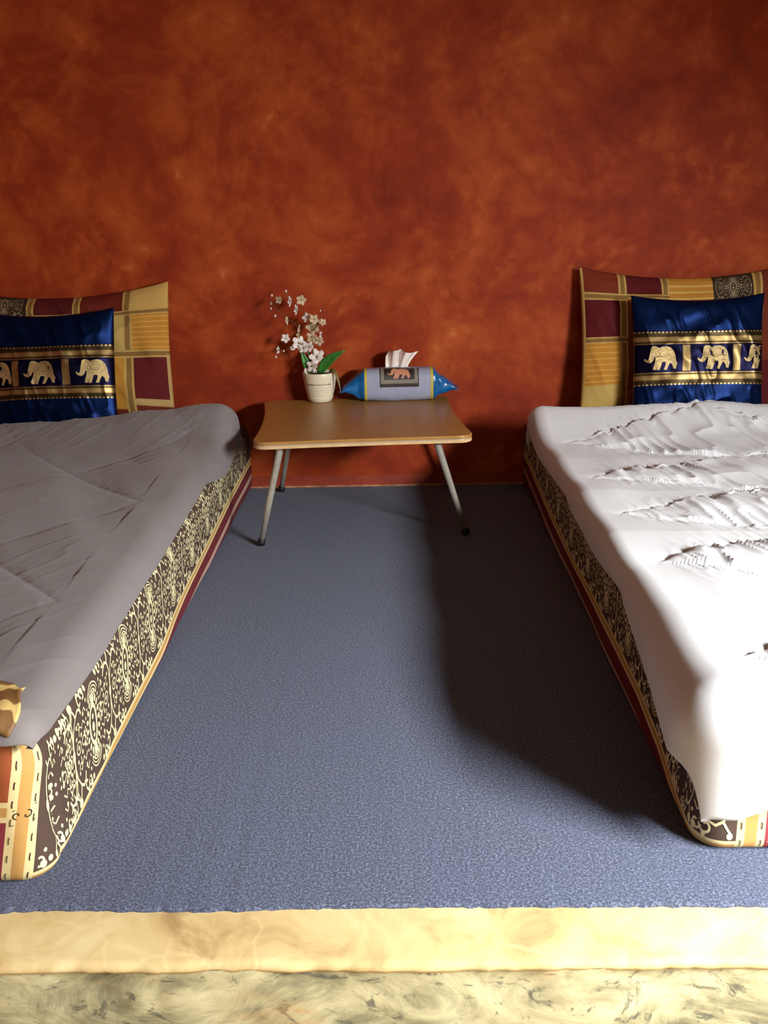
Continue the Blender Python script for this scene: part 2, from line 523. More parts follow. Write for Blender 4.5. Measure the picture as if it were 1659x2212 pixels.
class Mattress:
    RC, RB, RT = 0.045, 0.022, 0.05
    def __init__(self, xi, sg, yf, width, h, lean, zs, rot=0.0, dent=None):
        # xi: inner side at the floor; sg=+1 if that side faces +x; yf: front end
        self.xi, self.sg, self.yf, self.w, self.h, self.lean, self.dent = xi, sg, yf, width, h, lean, dent
        self.zk, self.zv = zip(*zs)
        self.shear = 0.22 if dent else 0.0
        self.yb = -0.012
        self.L1 = self.yb - (yf + self.RC)          # straight part of the inner side
        self.LC = self.RC * PI / 2
        self.L2 = width - 2 * self.RC
        self.tot = 2 * self.L1 + 2 * self.LC + self.L2
        self.sc = self.L1 + self.LC                  # s where the front face starts
    def zs(self, s):
        return np.interp(s, self.zk, self.zv)
    def peri(self, s):
        s = np.asarray(s, float)
        rc, L1, LC, L2, sg = self.RC, self.L1, self.LC, self.L2, self.sg
        x = np.zeros_like(s); y = np.zeros_like(s); nx = np.zeros_like(s); ny = np.zeros_like(s)
        m = s <= L1
        x[m] = 0; y[m] = self.yb - s[m]; nx[m] = 1
        m = (s > L1) & (s <= L1 + LC)
        a = (s[m] - L1) / rc
        x[m] = -rc + rc * np.cos(a); y[m] = self.yf + rc - rc * np.sin(a); nx[m] = np.cos(a); ny[m] = -np.sin(a)
        m = (s > L1 + LC) & (s <= L1 + LC + L2)
        x[m] = -rc - (s[m] - L1 - LC); y[m] = self.yf; ny[m] = -1
        m = (s > L1 + LC + L2) & (s <= L1 + 2 * LC + L2)
        a = (s[m] - L1 - LC - L2) / rc
        x[m] = -rc - L2 - rc * np.sin(a); y[m] = self.yf + rc - rc * np.cos(a); nx[m] = -np.sin(a); ny[m] = -np.cos(a)
        m = s > L1 + 2 * LC + L2
        x[m] = -self.w; y[m] = self.yf + rc + (s[m] - L1 - 2 * LC - L2); nx[m] = -1
        return self.xi + sg * x, y, sg * nx, ny
    def surf(self, s, z, off=0.0):
        x, y, nx, ny = self.peri(s)
        z = np.asarray(z, float)
        rb, h = self.RB, self.h
        ins = np.where(z < rb, rb - np.sqrt(np.maximum(0, rb * rb - (rb - np.clip(z, 0, rb)) ** 2)), 0)
        rt = self.RT
        ins = ins + np.where(z > h - rt, rt - np.sqrt(np.maximum(0, rt * rt - (np.clip(z, h - rt, h) - h + rt) ** 2)), 0)
        o = self.lean * z / h - ins + off + 0.006 * (vnoise(s * 5, z * 9, 11) - 0.5)
        if self.dent:
            o = o - self.dent[1] * np.exp(-((s - self.sc - self.dent[0]) / 0.010) ** 2) * np.exp(-((z - 0.085) / 0.06) ** 4)
        return np.stack([x + nx * o, y + ny * o, z], -1)
    def build(self, label, t0, front_layers, mname):
        root = empty('mattress', (self.xi - self.sg * self.w / 2, self.yf / 2, 0)); tag(root, label, 'mattress')
        off = np.array([root.location.x, root.location.y, 0])
        ns, nz = 700, 40
        s = np.unique(np.concatenate([np.linspace(0, self.tot, ns), np.linspace(self.L1 - 0.01, self.sc + 0.06, 60)]))
        ns = len(s)
        z = np.concatenate([[0.0005], self.RB * (1 - np.cos(np.linspace(0.15, PI / 2, 7))), np.linspace(self.RB + 0.006, self.h - self.RT - 0.004, nz - 16),
                            self.h - self.RT + self.RT * np.sin(np.linspace(0, PI / 2, 8))])
        nz = len(z)
        SS, ZZ = np.meshgrid(s, z, indexing='ij')
        P = self.surf(SS.ravel(), ZZ.ravel()) - off
        U = np.stack([SS.ravel() - self.sc + self.shear * (ZZ.ravel() - 0.1), ZZ.ravel() - self.zs(SS.ravel())], -1)
        F = grid_faces(ns, nz)
        F.append([i * nz + nz - 1 for i in range(ns)])
        F.append([i * nz for i in range(ns)][::-1])
        F.append(list(range(nz)) + [(ns - 1) * nz + j for j in range(nz)][::-1])
        if self.sg > 0:
            F = [tuple(q)[::-1] for q in F]
        mesh('cover', P, F, mattress_mat(mname, t0, front_layers), root, U)
        # printed ornament along the inner side
        p = Print()
        y = self.med_y
        while y < -0.05:
            p.stamp(MED, self.yb - y, 0.0); y += 0.195
        y = self.med_y - 0.195
        while y > self.yf - 0.09:
            p.stamp(SCR, self.yb - y, 0.0); y -= 0.195
        vc = 0.104
        p.stamp(SCR, self.L1 - 0.048, 0.0, 0.6, 1.0)
        def fn(a, b):
            zz_ = self.zs(a) + vc + b * 1.27
            return self.surf(np.clip(a, 0, self.tot), np.clip(zz_, 0.002, self.h - 0.002), 0.0009) - off
        def keep(P):
            zz_ = self.zs(P[:, 0]) + vc + P[:, 1] * 1.27
            return (P[:, 0] > 0.005) & (P[:, 0] < self.sc + t0 - 0.004 - self.shear * (zz_ - 0.1)) & (zz_ > 0.004) & (zz_ < self.h - 0.01)
        tag(p.build('printed_ornament', fn, M_CREAM, root, keep), 'cream scroll and medallion print')
        return root, off

zsL = [(0, 0.102), (0.2, 0.1), (0.42, 0.098), (0.681, 0.085), (0.987, 0.067), (1.32, 0.032), (1.473, 0.027), (1.599, 0.024), (1.676, 0.023), (1.734, 0.014), (1.828, 0.015), (1.909, 0.009), (1.956, 0.008), (2.3, 0.008)]
zsR = [(0, 0.113), (0.12, 0.109), (0.59, 0.085), (1.08, 0.071), (1.38, 0.071), (1.58, 0.068), (1.73, 0.050), (1.85, 0.022), (1.95, 0.010), (2.3, 0.010)]
mL = Mattress(-0.514, 1, -2.020, 1.0, 0.232, 0.004, zsL, dent=(-0.085, 0.016))
mL.med_y = -1.773
mR = Mattress(0.433, -1, -1.962, 1.0, 0.232, 0.0, zsR)
mR.med_y = -1.70
# front end layouts, in (distance from the corner, height above the stripe)
tL, tR = -0.040, 0.012
frontL = [(tL, 9, -1, 1, TERRA), (tL + 0.044, 9, -1, 0.100, S(130, 50, 60)), (tL, 9, 0.100, 0.134, CRM), (tL, 9, 0.109, 0.125, GOLD),
          (tL + 0.30, tL + 0.346, -1, 1, CRM), (tL + 0.313, tL + 0.333, -1, 1, GOLD), (tL + 0.346, 9, 0.134, 1, S(120, 46, 54)), (tL + 0.346, 9, -1, 0.1, S(206, 160, 84)),
          (tL, tL + 0.044, -1, 1, CRM), (tL + 0.013, tL + 0.031, -1, 1, GOLD)]
frontR = [(tR, 9, -1, 1, S(142, 60, 66)), (tR + 0.30, 9, -1, 1, TERRA), (tR + 0.256, tR + 0.30, -1, 1, CRM), (tR + 0.268, tR + 0.287, -1, 1, GOLD),
          (tR, tR + 0.042, -1, 1, CRM), (tR + 0.012, tR + 0.030, -1, 1, GOLD)]
rootL, offL = mL.build('mattress in brown medallion print with a terracotta end panel, under the grey quilt', tL, frontL, 'brown_patchwork_cover_terracotta_end')
rootR, offR = mR.build('mattress with a burgundy honeycomb end panel, under the bright sunlit quilt', tR, frontR, 'brown_patchwork_cover_burgundy_end')
def dashes(mt, root, off, t0, us, scroll=None):
    p = Print()
    for u in us:
        z = 0.012
        while z < mt.h - 0.03:
            p.stroke([(u, z), (u + 0.0006, z + 0.006), (u, z + 0.012)], 0.0014); z += 0.030
    if scroll:
        for du, dz in scroll:
            p.spiral((du, dz), 0.007, 0.002, 90, 380, 0.0016); p.spiral((du + 0.014, dz + 0.002), 0.006, 0.002, -90, 200, 0.0016)
            p.stroke([(du - 0.012, dz + 0.012), (du + 0.02, dz + 0.010)], 0.0014); p.stroke([(du - 0.012, dz - 0.012), (du + 0.02, dz - 0.014)], 0.0014)
    p.build('printed_dashes', lambda a, b: mt.surf(a + mt.sc - mt.shear * (b - 0.1), b, 0.001) - off, M_BLACKPRINT, root)['kind'] = 'stuff'
dashes(mL, rootL, offL, tL, (tL + 0.0065, tL + 0.0375), [(tL + 0.016, 0.117)])
dashes(mR, rootR, offR, tR, (tR + 0.006, tR + 0.036))
p = Print()
R6 = 0.024
for i in range(12):
    for j in range(8):
        cx = tR + 0.045 + i * R6 * 1.5
        cz = 0.0 + j * R6 * math.sqrt(3) + (R6 * math.sqrt(3) / 2 if i % 2 else 0)
        for q in range(3):
            w0, w1 = q * PI / 3, (q + 1) * PI / 3
            p.stroke([(cx + R6 * math.cos(w0 + (w1 - w0) * f_), cz + R6 * math.sin(w0) + (R6 * math.sin(w1) - R6 * math.sin(w0)) * f_) if False else
                      (cx + R6 * (math.cos(w0) * (1 - f_) + math.cos(w1) * f_), cz + R6 * (math.sin(w0) * (1 - f_) + math.sin(w1) * f_)) for f_ in (0, 0.5, 1)], 0.0018)
p.build('honeycomb_print', lambda a, b: mR.surf(a + mR.sc, np.clip(b, 0.001, 0.22), 0.001) - offR, M_PINK, rootR,
        lambda P: (P[:, 0] > tR + 0.043) & (P[:, 0] < tR + 0.255) & (P[:, 1] > 0.003) & (P[:, 1] < 0.22))

# ------------------------------------------------------------------ quilts
def tri(x):                      # triangle wave 0..1..0, period 1
    f_ = x - np.floor(x)
    return 1 - np.abs(2 * f_ - 1)

def make_quilt(name, label, mat, sg, width, outer, yfo, top, over_side, over_front, rside, lump, stitch, wr, pf, nA, nB):
    """cloth over a mattress: a runs from the far long side to the inner hem, b from the wall to the front hem.
    outer: x of the hanging side along the bed, yfo: y of the hanging front end"""
    a = np.concatenate([np.linspace(-(width - 0.02), 0, nA - 36), np.linspace(0, 1, 37)[1:]])
    rf = rside[-1][1]
    yf = yfo + rf
    YH = -0.315
    b = np.concatenate([np.linspace(YH, yf, nB - 36), yf - 1e-9 - np.linspace(0, 1, 37)[1:]])
    nA, nB = len(a), len(b)
    A, B = np.meshgrid(a, b, indexing='ij')
    Yp = np.maximum(B, yf)
    ob = np.where(B < yf, (yf - B), 0)
    ovs = np.interp(-Yp, *zip(*over_side))
    r = np.interp(-Yp, *zip(*rside))
    xe = np.interp(-Yp, *zip(*outer)) - sg * r            # where the top starts to turn over the side
    ovf = np.interp(np.maximum(-A, 0), *zip(*over_front))
    sx = np.where(A > 0, A * ovs, 0)
    sy = ob * ovf
    s = (sx ** 4 + sy ** 4) ** 0.25 + 1e-9
    sh = np.hypot(sx, sy) + 1e-9
    ang = np.minimum(s / r, PI / 2)
    hor = r * np.sin(ang)
    drop = r * (1 - np.cos(ang)) + np.maximum(s - r * PI / 2, 0)
    dxn, dyn = sx / sh, sy / sh
    cu = np.where(A > 0, sx, A)
    cv = Yp - sy
    X0 = xe + sg * np.where(A > 0, 0, A)
    st_d, st_in = stitch(cu, cv)
    puff = pf[0] * (1 - np.exp(-(st_d / pf[2]))) + pf[1] * (1 - np.exp(-(st_d / 0.10) ** 2))
    disp = puff + wr(cu, cv, st_d, st_in)
    on = (A > 0) | (B < yf)
    nxn = np.where(on, dxn * np.sin(ang), 0); nyn = np.where(on, dyn * np.sin(ang), 0); nzn = np.where(on, np.cos(ang), 1)
    damp = np.where(on, np.interp(s, [0, 0.05, 0.2], [1, 0.7, 0.6]), 1)
    X = X0 + sg * dxn * hor + sg * nxn * disp * damp
    Y = Yp - dyn * hor - nyn * disp * damp
    tH = np.clip((YH - Yp) / 0.06, 0, 1)
    zt = top + lump(X0, Yp)
    zt = 0.242 + (zt - 0.242) * np.sqrt(1 - (1 - tH) ** 2)
    drop = drop * (0.25 + 0.75 * tH)
    Z = zt - drop + nzn * disp * damp
    P = np.stack([X, Y, Z], -1)
    # turned hem: one more row tucked in behind the edge, so the cloth has thickness
    hemr = P[-1] + np.array([-sg * 0.010, 0, 0.001]); P = np.concatenate([P, hemr[None]], 0)
    hemf = P[:, -1] + np.array([0, 0.010, 0.001]); P = np.concatenate([P, hemf[:, None]], 1)
    nA, nB = P.shape[:2]
    root = empty(name, (float(outer[0][1]) - sg * width / 2, yf / 2, top)); tag(root, label, 'quilt')
    off = np.array(root.location)
    F = grid_faces(nA, nB)
    if sg > 0:
        F = [q[::-1] for q in F]
    mesh('cover', P.reshape(-1, 3) - off, F, mat, root)
    return root, off

def ridge(n_, k_):
    return (1 - np.abs(2 * n_ - 1)) ** k_

def stitch_left(u, v):
    # 45 degree diamonds, 0.585 m tall; corners sit close to the inner edge
    per = 0.585
    y0 = -1.045
    uu = u + 0.055
    d1 = ((v - y0) + uu * 1.12) / per
    d2 = ((v - y0) - uu * 1.12) / per
    f1 = np.abs(d1 - np.round(d1)) * per * 0.67
    f2 = np.abs(d2 - np.round(d2)) * per * 0.67
    dv = np.abs((v - y0) / per - np.round((v - y0) / per)) * per
    dp = np.hypot(dv, np.maximum(uu, 0))
    d = np.where(uu > 0, dp, np.minimum(f1, f2))
    return d, f1
def wr_left(u, v, d, _i):
    n1 = vnoise(u * 9 + v * 4, v * 3 - u * 2, 21)
    n2 = vnoise((u * 0.8 + v) * 5, (v * 0.8 - u) * 17, 22)
    n3 = vnoise((u + v * 0.5) * 14, (v - u * 0.6) * 50, 23)
    m = vnoise(u * 4, v * 4, 24)
    return 0.012 * (n1 - 0.5) + 0.0025 * ridge(n2, 4) * m + 0.0012 * ridge(n3, 3) * np.exp(-(d / 0.07) ** 2)
def lump_left(x, y):
    crest = np.interp(x, [-1.5, -1.24, -1.02, -0.80, -0.61, -0.50], [0.045, 0.050, 0.060, 0.082, 0.098, 0.100])
    return crest * np.exp(-(np.minimum(y + 0.34, 0) / 0.13) ** 2) + 0.008 * np.exp(-((x + 0.62) / 0.10) ** 2)
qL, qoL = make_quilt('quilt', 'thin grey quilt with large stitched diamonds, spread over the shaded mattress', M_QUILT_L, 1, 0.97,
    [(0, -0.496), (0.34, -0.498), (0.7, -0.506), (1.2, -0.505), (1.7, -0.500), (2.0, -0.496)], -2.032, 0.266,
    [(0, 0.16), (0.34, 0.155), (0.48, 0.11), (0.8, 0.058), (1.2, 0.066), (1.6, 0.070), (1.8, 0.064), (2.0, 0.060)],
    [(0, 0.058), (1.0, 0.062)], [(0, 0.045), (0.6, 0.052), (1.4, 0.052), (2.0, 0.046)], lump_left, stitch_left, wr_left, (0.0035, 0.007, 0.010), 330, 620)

def stitch_right(u, v):
    # flat diamonds: arms open towards the bed centre from corners near the inner edge
    uu = -u - 0.035
    per = np.interp(v, [-2.0, -1.0, 0.0], [0.36, 0.33, 0.33])
    cs = np.array([-0.21, -0.55, -0.88, -1.17, -1.46, -1.86])
    h = 0.42
    arm = 0.165 * tri(uu / (2 * h)) * np.where(uu > 0, 1, 0)
    dmin = np.full(u.shape, 1.0); inside = np.zeros(u.shape)
    for c_ in cs:
        for s_ in (1, -1):
            dd = np.abs((v - c_) - s_ * (arm + 0.012 * np.clip(uu / 0.1, 0, 1) * np.sin(uu * 14 + c_ * 5))) * 0.93
            dd = np.where(uu < 0, np.hypot(v - c_, uu) * 0.93, dd)
            dmin = np.minimum(dmin, dd)
        inside = np.maximum(inside, np.where((np.abs(v - c_) < arm), 1.0, 0.0))
    return dmin, inside
def wr_right(u, v, d, i_):
    # puckers cross the seams and fan out inside the diamonds
    q = u - 0.3 * v; p_ = v + 0.3 * u
    n1 = vnoise(q * 34, p_ * 8, 31)
    n2 = vnoise(q * 75, p_ * 16, 32)
    n3 = vnoise(u * 8, v * 8, 33)
    m = vnoise(u * 5 + 3, v * 6, 34)
    near = np.exp(-(d / 0.045) ** 1.5)
    side = np.interp(u, [-0.06, 0.03], [1.0, 0.4])
    side = side * np.clip((-u - 0.03) / 0.08, 0.0, 1.0)
    return 0.010 * (n3 - 0.5) * np.interp(u, [-0.06, 0.03], [1.0, 0.4]) + side * (0.015 * ridge(n1, 1.8) * (0.12 + 0.88 * i_) * (0.35 + m) * (0.5 + 0.5 * np.exp(-(d / 0.08) ** 2)) + 0.004 * ridge(n2, 2) * near)
def lump_right(x, y):
    return (0.078 * np.exp(-(np.minimum(y + 0.34, 0) / 0.14) ** 2) * (1 + 0.10 * np.sin(x * 9))
            - 0.006 * np.exp(-((y + 2.05) / 0.16) ** 2) * np.exp(-((x - 0.44) / 0.22) ** 2))
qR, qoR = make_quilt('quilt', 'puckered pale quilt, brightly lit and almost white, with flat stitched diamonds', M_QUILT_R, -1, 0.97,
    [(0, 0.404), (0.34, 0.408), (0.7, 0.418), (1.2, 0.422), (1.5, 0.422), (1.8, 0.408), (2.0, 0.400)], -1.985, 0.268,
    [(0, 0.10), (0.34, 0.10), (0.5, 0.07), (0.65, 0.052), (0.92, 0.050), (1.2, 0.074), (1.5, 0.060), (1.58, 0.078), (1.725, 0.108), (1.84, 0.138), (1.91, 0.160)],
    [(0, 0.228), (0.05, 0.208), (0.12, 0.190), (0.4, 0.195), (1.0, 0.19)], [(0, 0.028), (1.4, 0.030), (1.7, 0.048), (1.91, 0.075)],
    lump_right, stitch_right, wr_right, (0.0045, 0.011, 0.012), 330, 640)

# turned-back flap of the grey quilt, showing its gold star-patterned lining
k = NT('gold_star_lining')
u, v = k.uv()
an = k.math('ARCTAN2', k.math('SUBTRACT', v, 0.045), k.math('SUBTRACT', u, 0.075))
ray = k.math('SINE', k.math('MULTIPLY', an, 8.0))
rd = k.math('POWER', k.math('ADD', k.math('POWER', k.math('SUBTRACT', v, 0.045), 2.0), k.math('POWER', k.math('SUBTRACT', u, 0.075), 2.0)), 0.5)
ring = k.math('SINE', k.math('MULTIPLY', rd, 260.0))
f = k.ramp(k.math('MULTIPLY_ADD', ring, 0.35, ray), [(0.35, 0.0), (0.6, 1.0)])
weave(k)
M_STAR = k.done(k.mix(f, S(120, 84, 44), S(206, 176, 110)), 0.6)
nu, nv = 40, 20
uu, vv = np.meshgrid(np.linspace(0, 0.16, nu), np.linspace(0, 0.095, nv), indexing='ij')
X = -0.532 - uu + 0.008 * np.sin(vv * 60)
Y = -2.040 + vv + 0.008 * np.sin(uu * 30 + 1)
Z = 0.252 + 0.030 * np.sin(np.clip(vv / 0.095, 0, 1) * PI * 0.62) + 0.006 * np.sin(uu * 50 + vv * 40) - 0.01 * np.exp(-(uu / 0.02) ** 2)
Z = Z + 0.012
o = mesh('lining_flap', np.stack([X, Y, Z], -1).reshape(-1, 3) - qoL, [q[::-1] for q in grid_faces(nu, nv)], M_STAR, qL, np.stack([uu, vv], -1).reshape(-1, 2))
o.modifiers.new('thickness', 'SOLIDIFY').thickness = 0.004
tag(o, 'gold star-patterned lining turned over')

# ------------------------------------------------------------------ pillows and cushions
class Pillow:
    def __init__(self, w, h, t, ear, seed, wrinkle=0.004, pw=0.5):
        self.w, self.h, self.t, self.ear, self.seed, self.wr, self.pw = w, h, t, ear, seed, wrinkle, pw
    def surf(self, u, v, side=-1, off=0.0):
        """u,v in -1..1, front face looks along -y; bottom edge at z=0"""
        u = np.asarray(u, float); v = np.asarray(v, float)
        e = self.ear
        x = self.w / 2 * u * (1 - e[0] * (1 - v ** 2) * np.abs(u))
        z = self.h / 2 * (1 + v * (1 - e[1] * (1 - u ** 2) * np.abs(v)))
        b = np.maximum(0, (1 - u ** 2) * (1 - v ** 2))
        th = self.t / 2 * b ** self.pw
        rim = np.minimum(1, b * 3)
        wv = vnoise(u * 5 + v * 3, v * 4 - u * 2, self.seed) - 0.5
        wr = ridge(vnoise((u + v * 0.3) * 7, (v - u * 0.4) * 2.5, self.seed + 1), 2.5)
        th = th + rim * (self.wr * 2.2 * wv + self.wr * 1.4 * wr) + off
        sag = 0.012 * (vnoise(u * 1.5, v * 1.5, self.seed + 2) - 0.5)
        return np.stack([x, side * th + sag, z], -1)
    def build(self, root, mat, n=110):
        q = np.sin(np.linspace(-PI / 2, PI / 2, n)) * 0.35 + np.linspace(-1, 1, n) * 0.65
        U, Vv = np.meshgrid(q, q, indexing='ij')
        A = self.surf(U.ravel(), Vv.ravel(), -1)
        B = self.surf(U.ravel(), Vv.ravel(), 1)
        uv = np.stack([(U.ravel() + 1) / 2 * self.w, (Vv.ravel() + 1) / 2 * self.h], -1)
        F = grid_faces(n, n) + [x_[::-1] for x_ in grid_faces(n, n, off=n * n)]
        o = mesh('case', np.concatenate([A, B]), F, mat, root, np.concatenate([uv, uv]))
        bm = bmesh.new(); bm.from_mesh(o.data)
        bmesh.ops.remove_doubles(bm, verts=bm.verts[:], dist=2e-5)
        bm.to_mesh(o.data); bm.free()
        return o
    def mapper(self, off=0.001):
        return lambda a, b: self.surf(np.clip(a / self.w * 2 - 1, -0.995, 0.995), np.clip(b / self.h * 2 - 1, -0.995, 0.995), -1, off)

G1, G2, G3 = S(156, 118, 62), S(180, 146, 84), S(128, 96, 50)     # golds of the braid
OR1, YEL, DK, RDB = S(178, 124, 48), S(182, 152, 86), S(84, 22, 26), S(110, 44, 26)
def braid_v(u0, u1, v0=-1, v1=2):
    d = (u1 - u0) / 3
    return [(u0, u1, v0, v1, G2), (u0 + d * 0.7, u1 - d * 0.7, v0, v1, G3)]
def braid_h(v0, v1, u0=-1, u1=2):
    d = (v1 - v0) / 3
    return [(u0, u1, v0, v1, G2), (u0, u1, v0 + d * 0.7, v1 - d * 0.7, G3)]
def stripes(u0, u1, v0, v1, c, n=7):
    return [(u0, u1, v0 + (v1 - v0) * (i + 0.35) / n, v0 + (v1 - v0) * (i + 0.60) / n, c) for i in range(n)]
def pillow_mat(name, base, lst):
    k = NT(name)
    u, v = k.uv()
    c = layers(k, base, lst, u, v)
    weave(k, 800, 0.25)
    return k.done(c, 0.75, spec=0.12)

PW, PH = 0.70, 0.46
# right pillow: columns from its left edge
PH = 0.51
rp = Pillow(PW, PH, 0.115, (0.035, 0.17), 41, 0.005)
layR = [(0.0, 0.12, 0.41, 0.6, RDB), (0.0, 0.12, 0.27, 0.42, DK), (0.0, 0.12, 0.126, 0.265, OR1)] + stripes(0, 0.12, 0.13, 0.26, S(196, 146, 70)) + \
       [(0, 0.12, -0.1, 0.126, YEL),
        (0.146, 0.256, 0.43, 0.6, DK), (0.146, 0.256, 0.10, 0.41, S(124, 64, 32)),
        (0.281, 0.419, 0.35, 0.6, OR1)] + stripes(0.281, 0.419, 0.40, 0.48, S(200, 164, 92), 3) + \
       [(0.419, 0.548, -0.1, 0.6, S(54, 42, 32)), (0.58, 0.75, 0.2, 0.6, S(104, 44, 28)), (0.58, 0.75, -0.1, 0.2, DK)] + \
       braid_v(0.12, 0.146) + braid_v(0.256, 0.281) + braid_v(0.55, 0.58) + \
       braid_h(0.405, 0.430, 0, 0.146) + braid_h(0.262, 0.283, 0, 0.146) + braid_h(0.412, 0.430, 0.146, 0.281) + \
       [(0.0, 0.010, -1, 1, G2)]
M_PR = pillow_mat('patchwork_case_burgundy_corner', S(150, 96, 50), layR)
root = empty('pillow', (0.939, -0.150, 0.236), (math.radians(-13), 0, 0))
tag(root, 'large patchwork pillow with a burgundy and gold left column, propped on the bright bed', 'pillow', 'patchwork pillows against the wall')
rp.build(root, M_PR)
p = Print()
for a, b, sc in ((0.484, 0.455, 0.8), (0.484, 0.33, 0.8), (0.484, 0.21, 0.8), (0.484, 0.09, 0.8)):
    p.stamp(MED, a, b, sc * 0.72, sc)
p.build('printed_ornament', rp.mapper(), M_CREAM2, root, lambda P: (P[:, 0] > 0.422) & (P[:, 0] < 0.546) & (P[:, 1] < 0.500) & (P[:, 1] > 0.01))

# left pillow: columns counted from its right edge
W_ = PW
PH = 0.475
lp = Pillow(PW, PH, 0.115, (0.02, 0.17), 47, 0.005)
layL = [(W_ - 0.115, W_, 0.39, 0.6, S(186, 150, 84)), (W_ - 0.115, W_, 0.256, 0.374, OR1)] + stripes(W_ - 0.115, W_, 0.256, 0.374, S(196, 146, 70)) + \
       [(W_ - 0.115, W_, 0.092, 0.231, S(90, 26, 27)), (W_ - 0.115, W_, -0.1, 0.068, RDB),
        (W_ - 0.28, W_ - 0.145, 0.39, 0.6, S(98, 34, 22)), (W_ - 0.28, W_ - 0.145, 0.256, 0.374, YEL), (W_ - 0.28, W_ - 0.145, 0.05, 0.231, OR1), (W_ - 0.28, W_ - 0.145, -0.1, 0.05, RDB),
        (W_ - 0.43, W_ - 0.305, 0.39, 0.6, S(82, 26, 26)), (W_ - 0.60, W_ - 0.455, 0.3, 0.6, S(54, 42, 30))] + \
       braid_v(W_ - 0.145, W_ - 0.115) + braid_v(W_ - 0.305, W_ - 0.28) + braid_v(W_ - 0.455, W_ - 0.43) + \
       braid_h(0.374, 0.393, W_ - 0.43, W_) + braid_h(0.231, 0.256, W_ - 0.28, W_) + [(W_ - 0.115, W_, 0.068, 0.092, S(172, 142, 90)), (W_ - 0.009, W_, 0.07, 0.24, S(172, 142, 90))]
M_PL = pillow_mat('patchwork_case_cream_corner', S(150, 96, 50), layL)
root = empty('pillow', (-1.077, -0.150, 0.244), (math.radians(-13), math.radians(-1.2), 0))
tag(root, 'large patchwork pillow with a cream top corner, propped on the grey bed', 'pillow', 'patchwork pillows against the wall')
lp.build(root, M_PL)
p = Print()
for a, b in ((W_ - 0.53, 0.44), (W_ - 0.53, 0.345)):
    p.stamp(MED, a, b, 0.62, 0.75)
p.build('printed_ornament', lp.mapper(), M_CREAM2, root, lambda P: (P[:, 0] > W_ - 0.598) & (P[:, 0] < W_ - 0.457) & (P[:, 1] < 0.466) & (P[:, 1] > 0.30))

# blue satin cushions with a woven elephant band
EL = [(738, 828), (731, 846), (758, 874), (798, 885), (833, 862), (850, 826), (866, 812), (860, 860), (850, 900), (832, 962), (870, 970), (885, 932), (896, 902),
      (889, 940), (880, 968), (915, 970), (930, 930), (947, 872), (992, 872), (990, 912), (968, 965), (1006, 968), (1020, 930), (1045, 882), (1070, 902),
      (1086, 952), (1115, 960), (1121, 915), (1131, 900), (1116, 850), (1110, 800), (1090, 740), (1058, 702), (1010, 683), (950, 688), (910, 706),
      (895, 690), (860, 678), (830, 680), (812, 700), (805, 732), (796, 770), (790, 802), (784, 830), (770, 848), (756, 846), (748, 832)]
EL = [((x - 931) / 400.0, (970 - y) / 400.0) for x, y in EL]        # unit elephant, about 1 wide, feet at 0
k = NT('pale_gold_weave'); weave(k, 1200, 0.4); M_ELG = k.done(S(178, 154, 106), 0.48, metal=0.6)
k = NT('olive_gold_weave'); weave(k, 1200, 0.4); M_ELD = k.done(S(120, 98, 62), 0.5, metal=0.6)
def satin(name, pillars, sc=1.0):
    k = NT(name)
    u, v = k.uv()
    BL, NV = S(7, 27, 68), S(14, 13, 42)
    GD, OD, LG = S(132, 108, 66), S(58, 46, 28), S(166, 142, 96)
    o_ = 0.059
    lst = [(-1, 1, 0.080 + o_, 0.250 + o_, NV),
           (-1, 1, 0.206 + o_, 0.246 + o_, OD), (-1, 1, 0.242 + o_, 0.2465 + o_, LG, 0.012), (-1, 1, 0.214 + o_, 0.230 + o_, GD), (-1, 1, 0.217 + o_, 0.227 + o_, LG, 0.0045), (-1, 1, 0.206 + o_, 0.2095 + o_, GD),
           (-1, 1, 0.080 + o_, 0.120 + o_, OD), (-1, 1, 0.0795 + o_, 0.084 + o_, LG, 0.012), (-1, 1, 0.096 + o_, 0.112 + o_, GD), (-1, 1, 0.099 + o_, 0.109 + o_, LG, 0.0045), (-1, 1, 0.1165 + o_, 0.120 + o_, GD)]
    for a in pillars:
        lst += [(a - 0.012, a + 0.012, 0.123 + o_, 0.203 + o_, GD), (a - 0.009, a + 0.009, 0.125 + o_, 0.201 + o_, LG, 0.006)]
    c = layers(k, BL, lst, u, v)
    weave(k, 1500, 0.12)
    return k.done(c, 0.40, metal=0.78, spec=0.2)
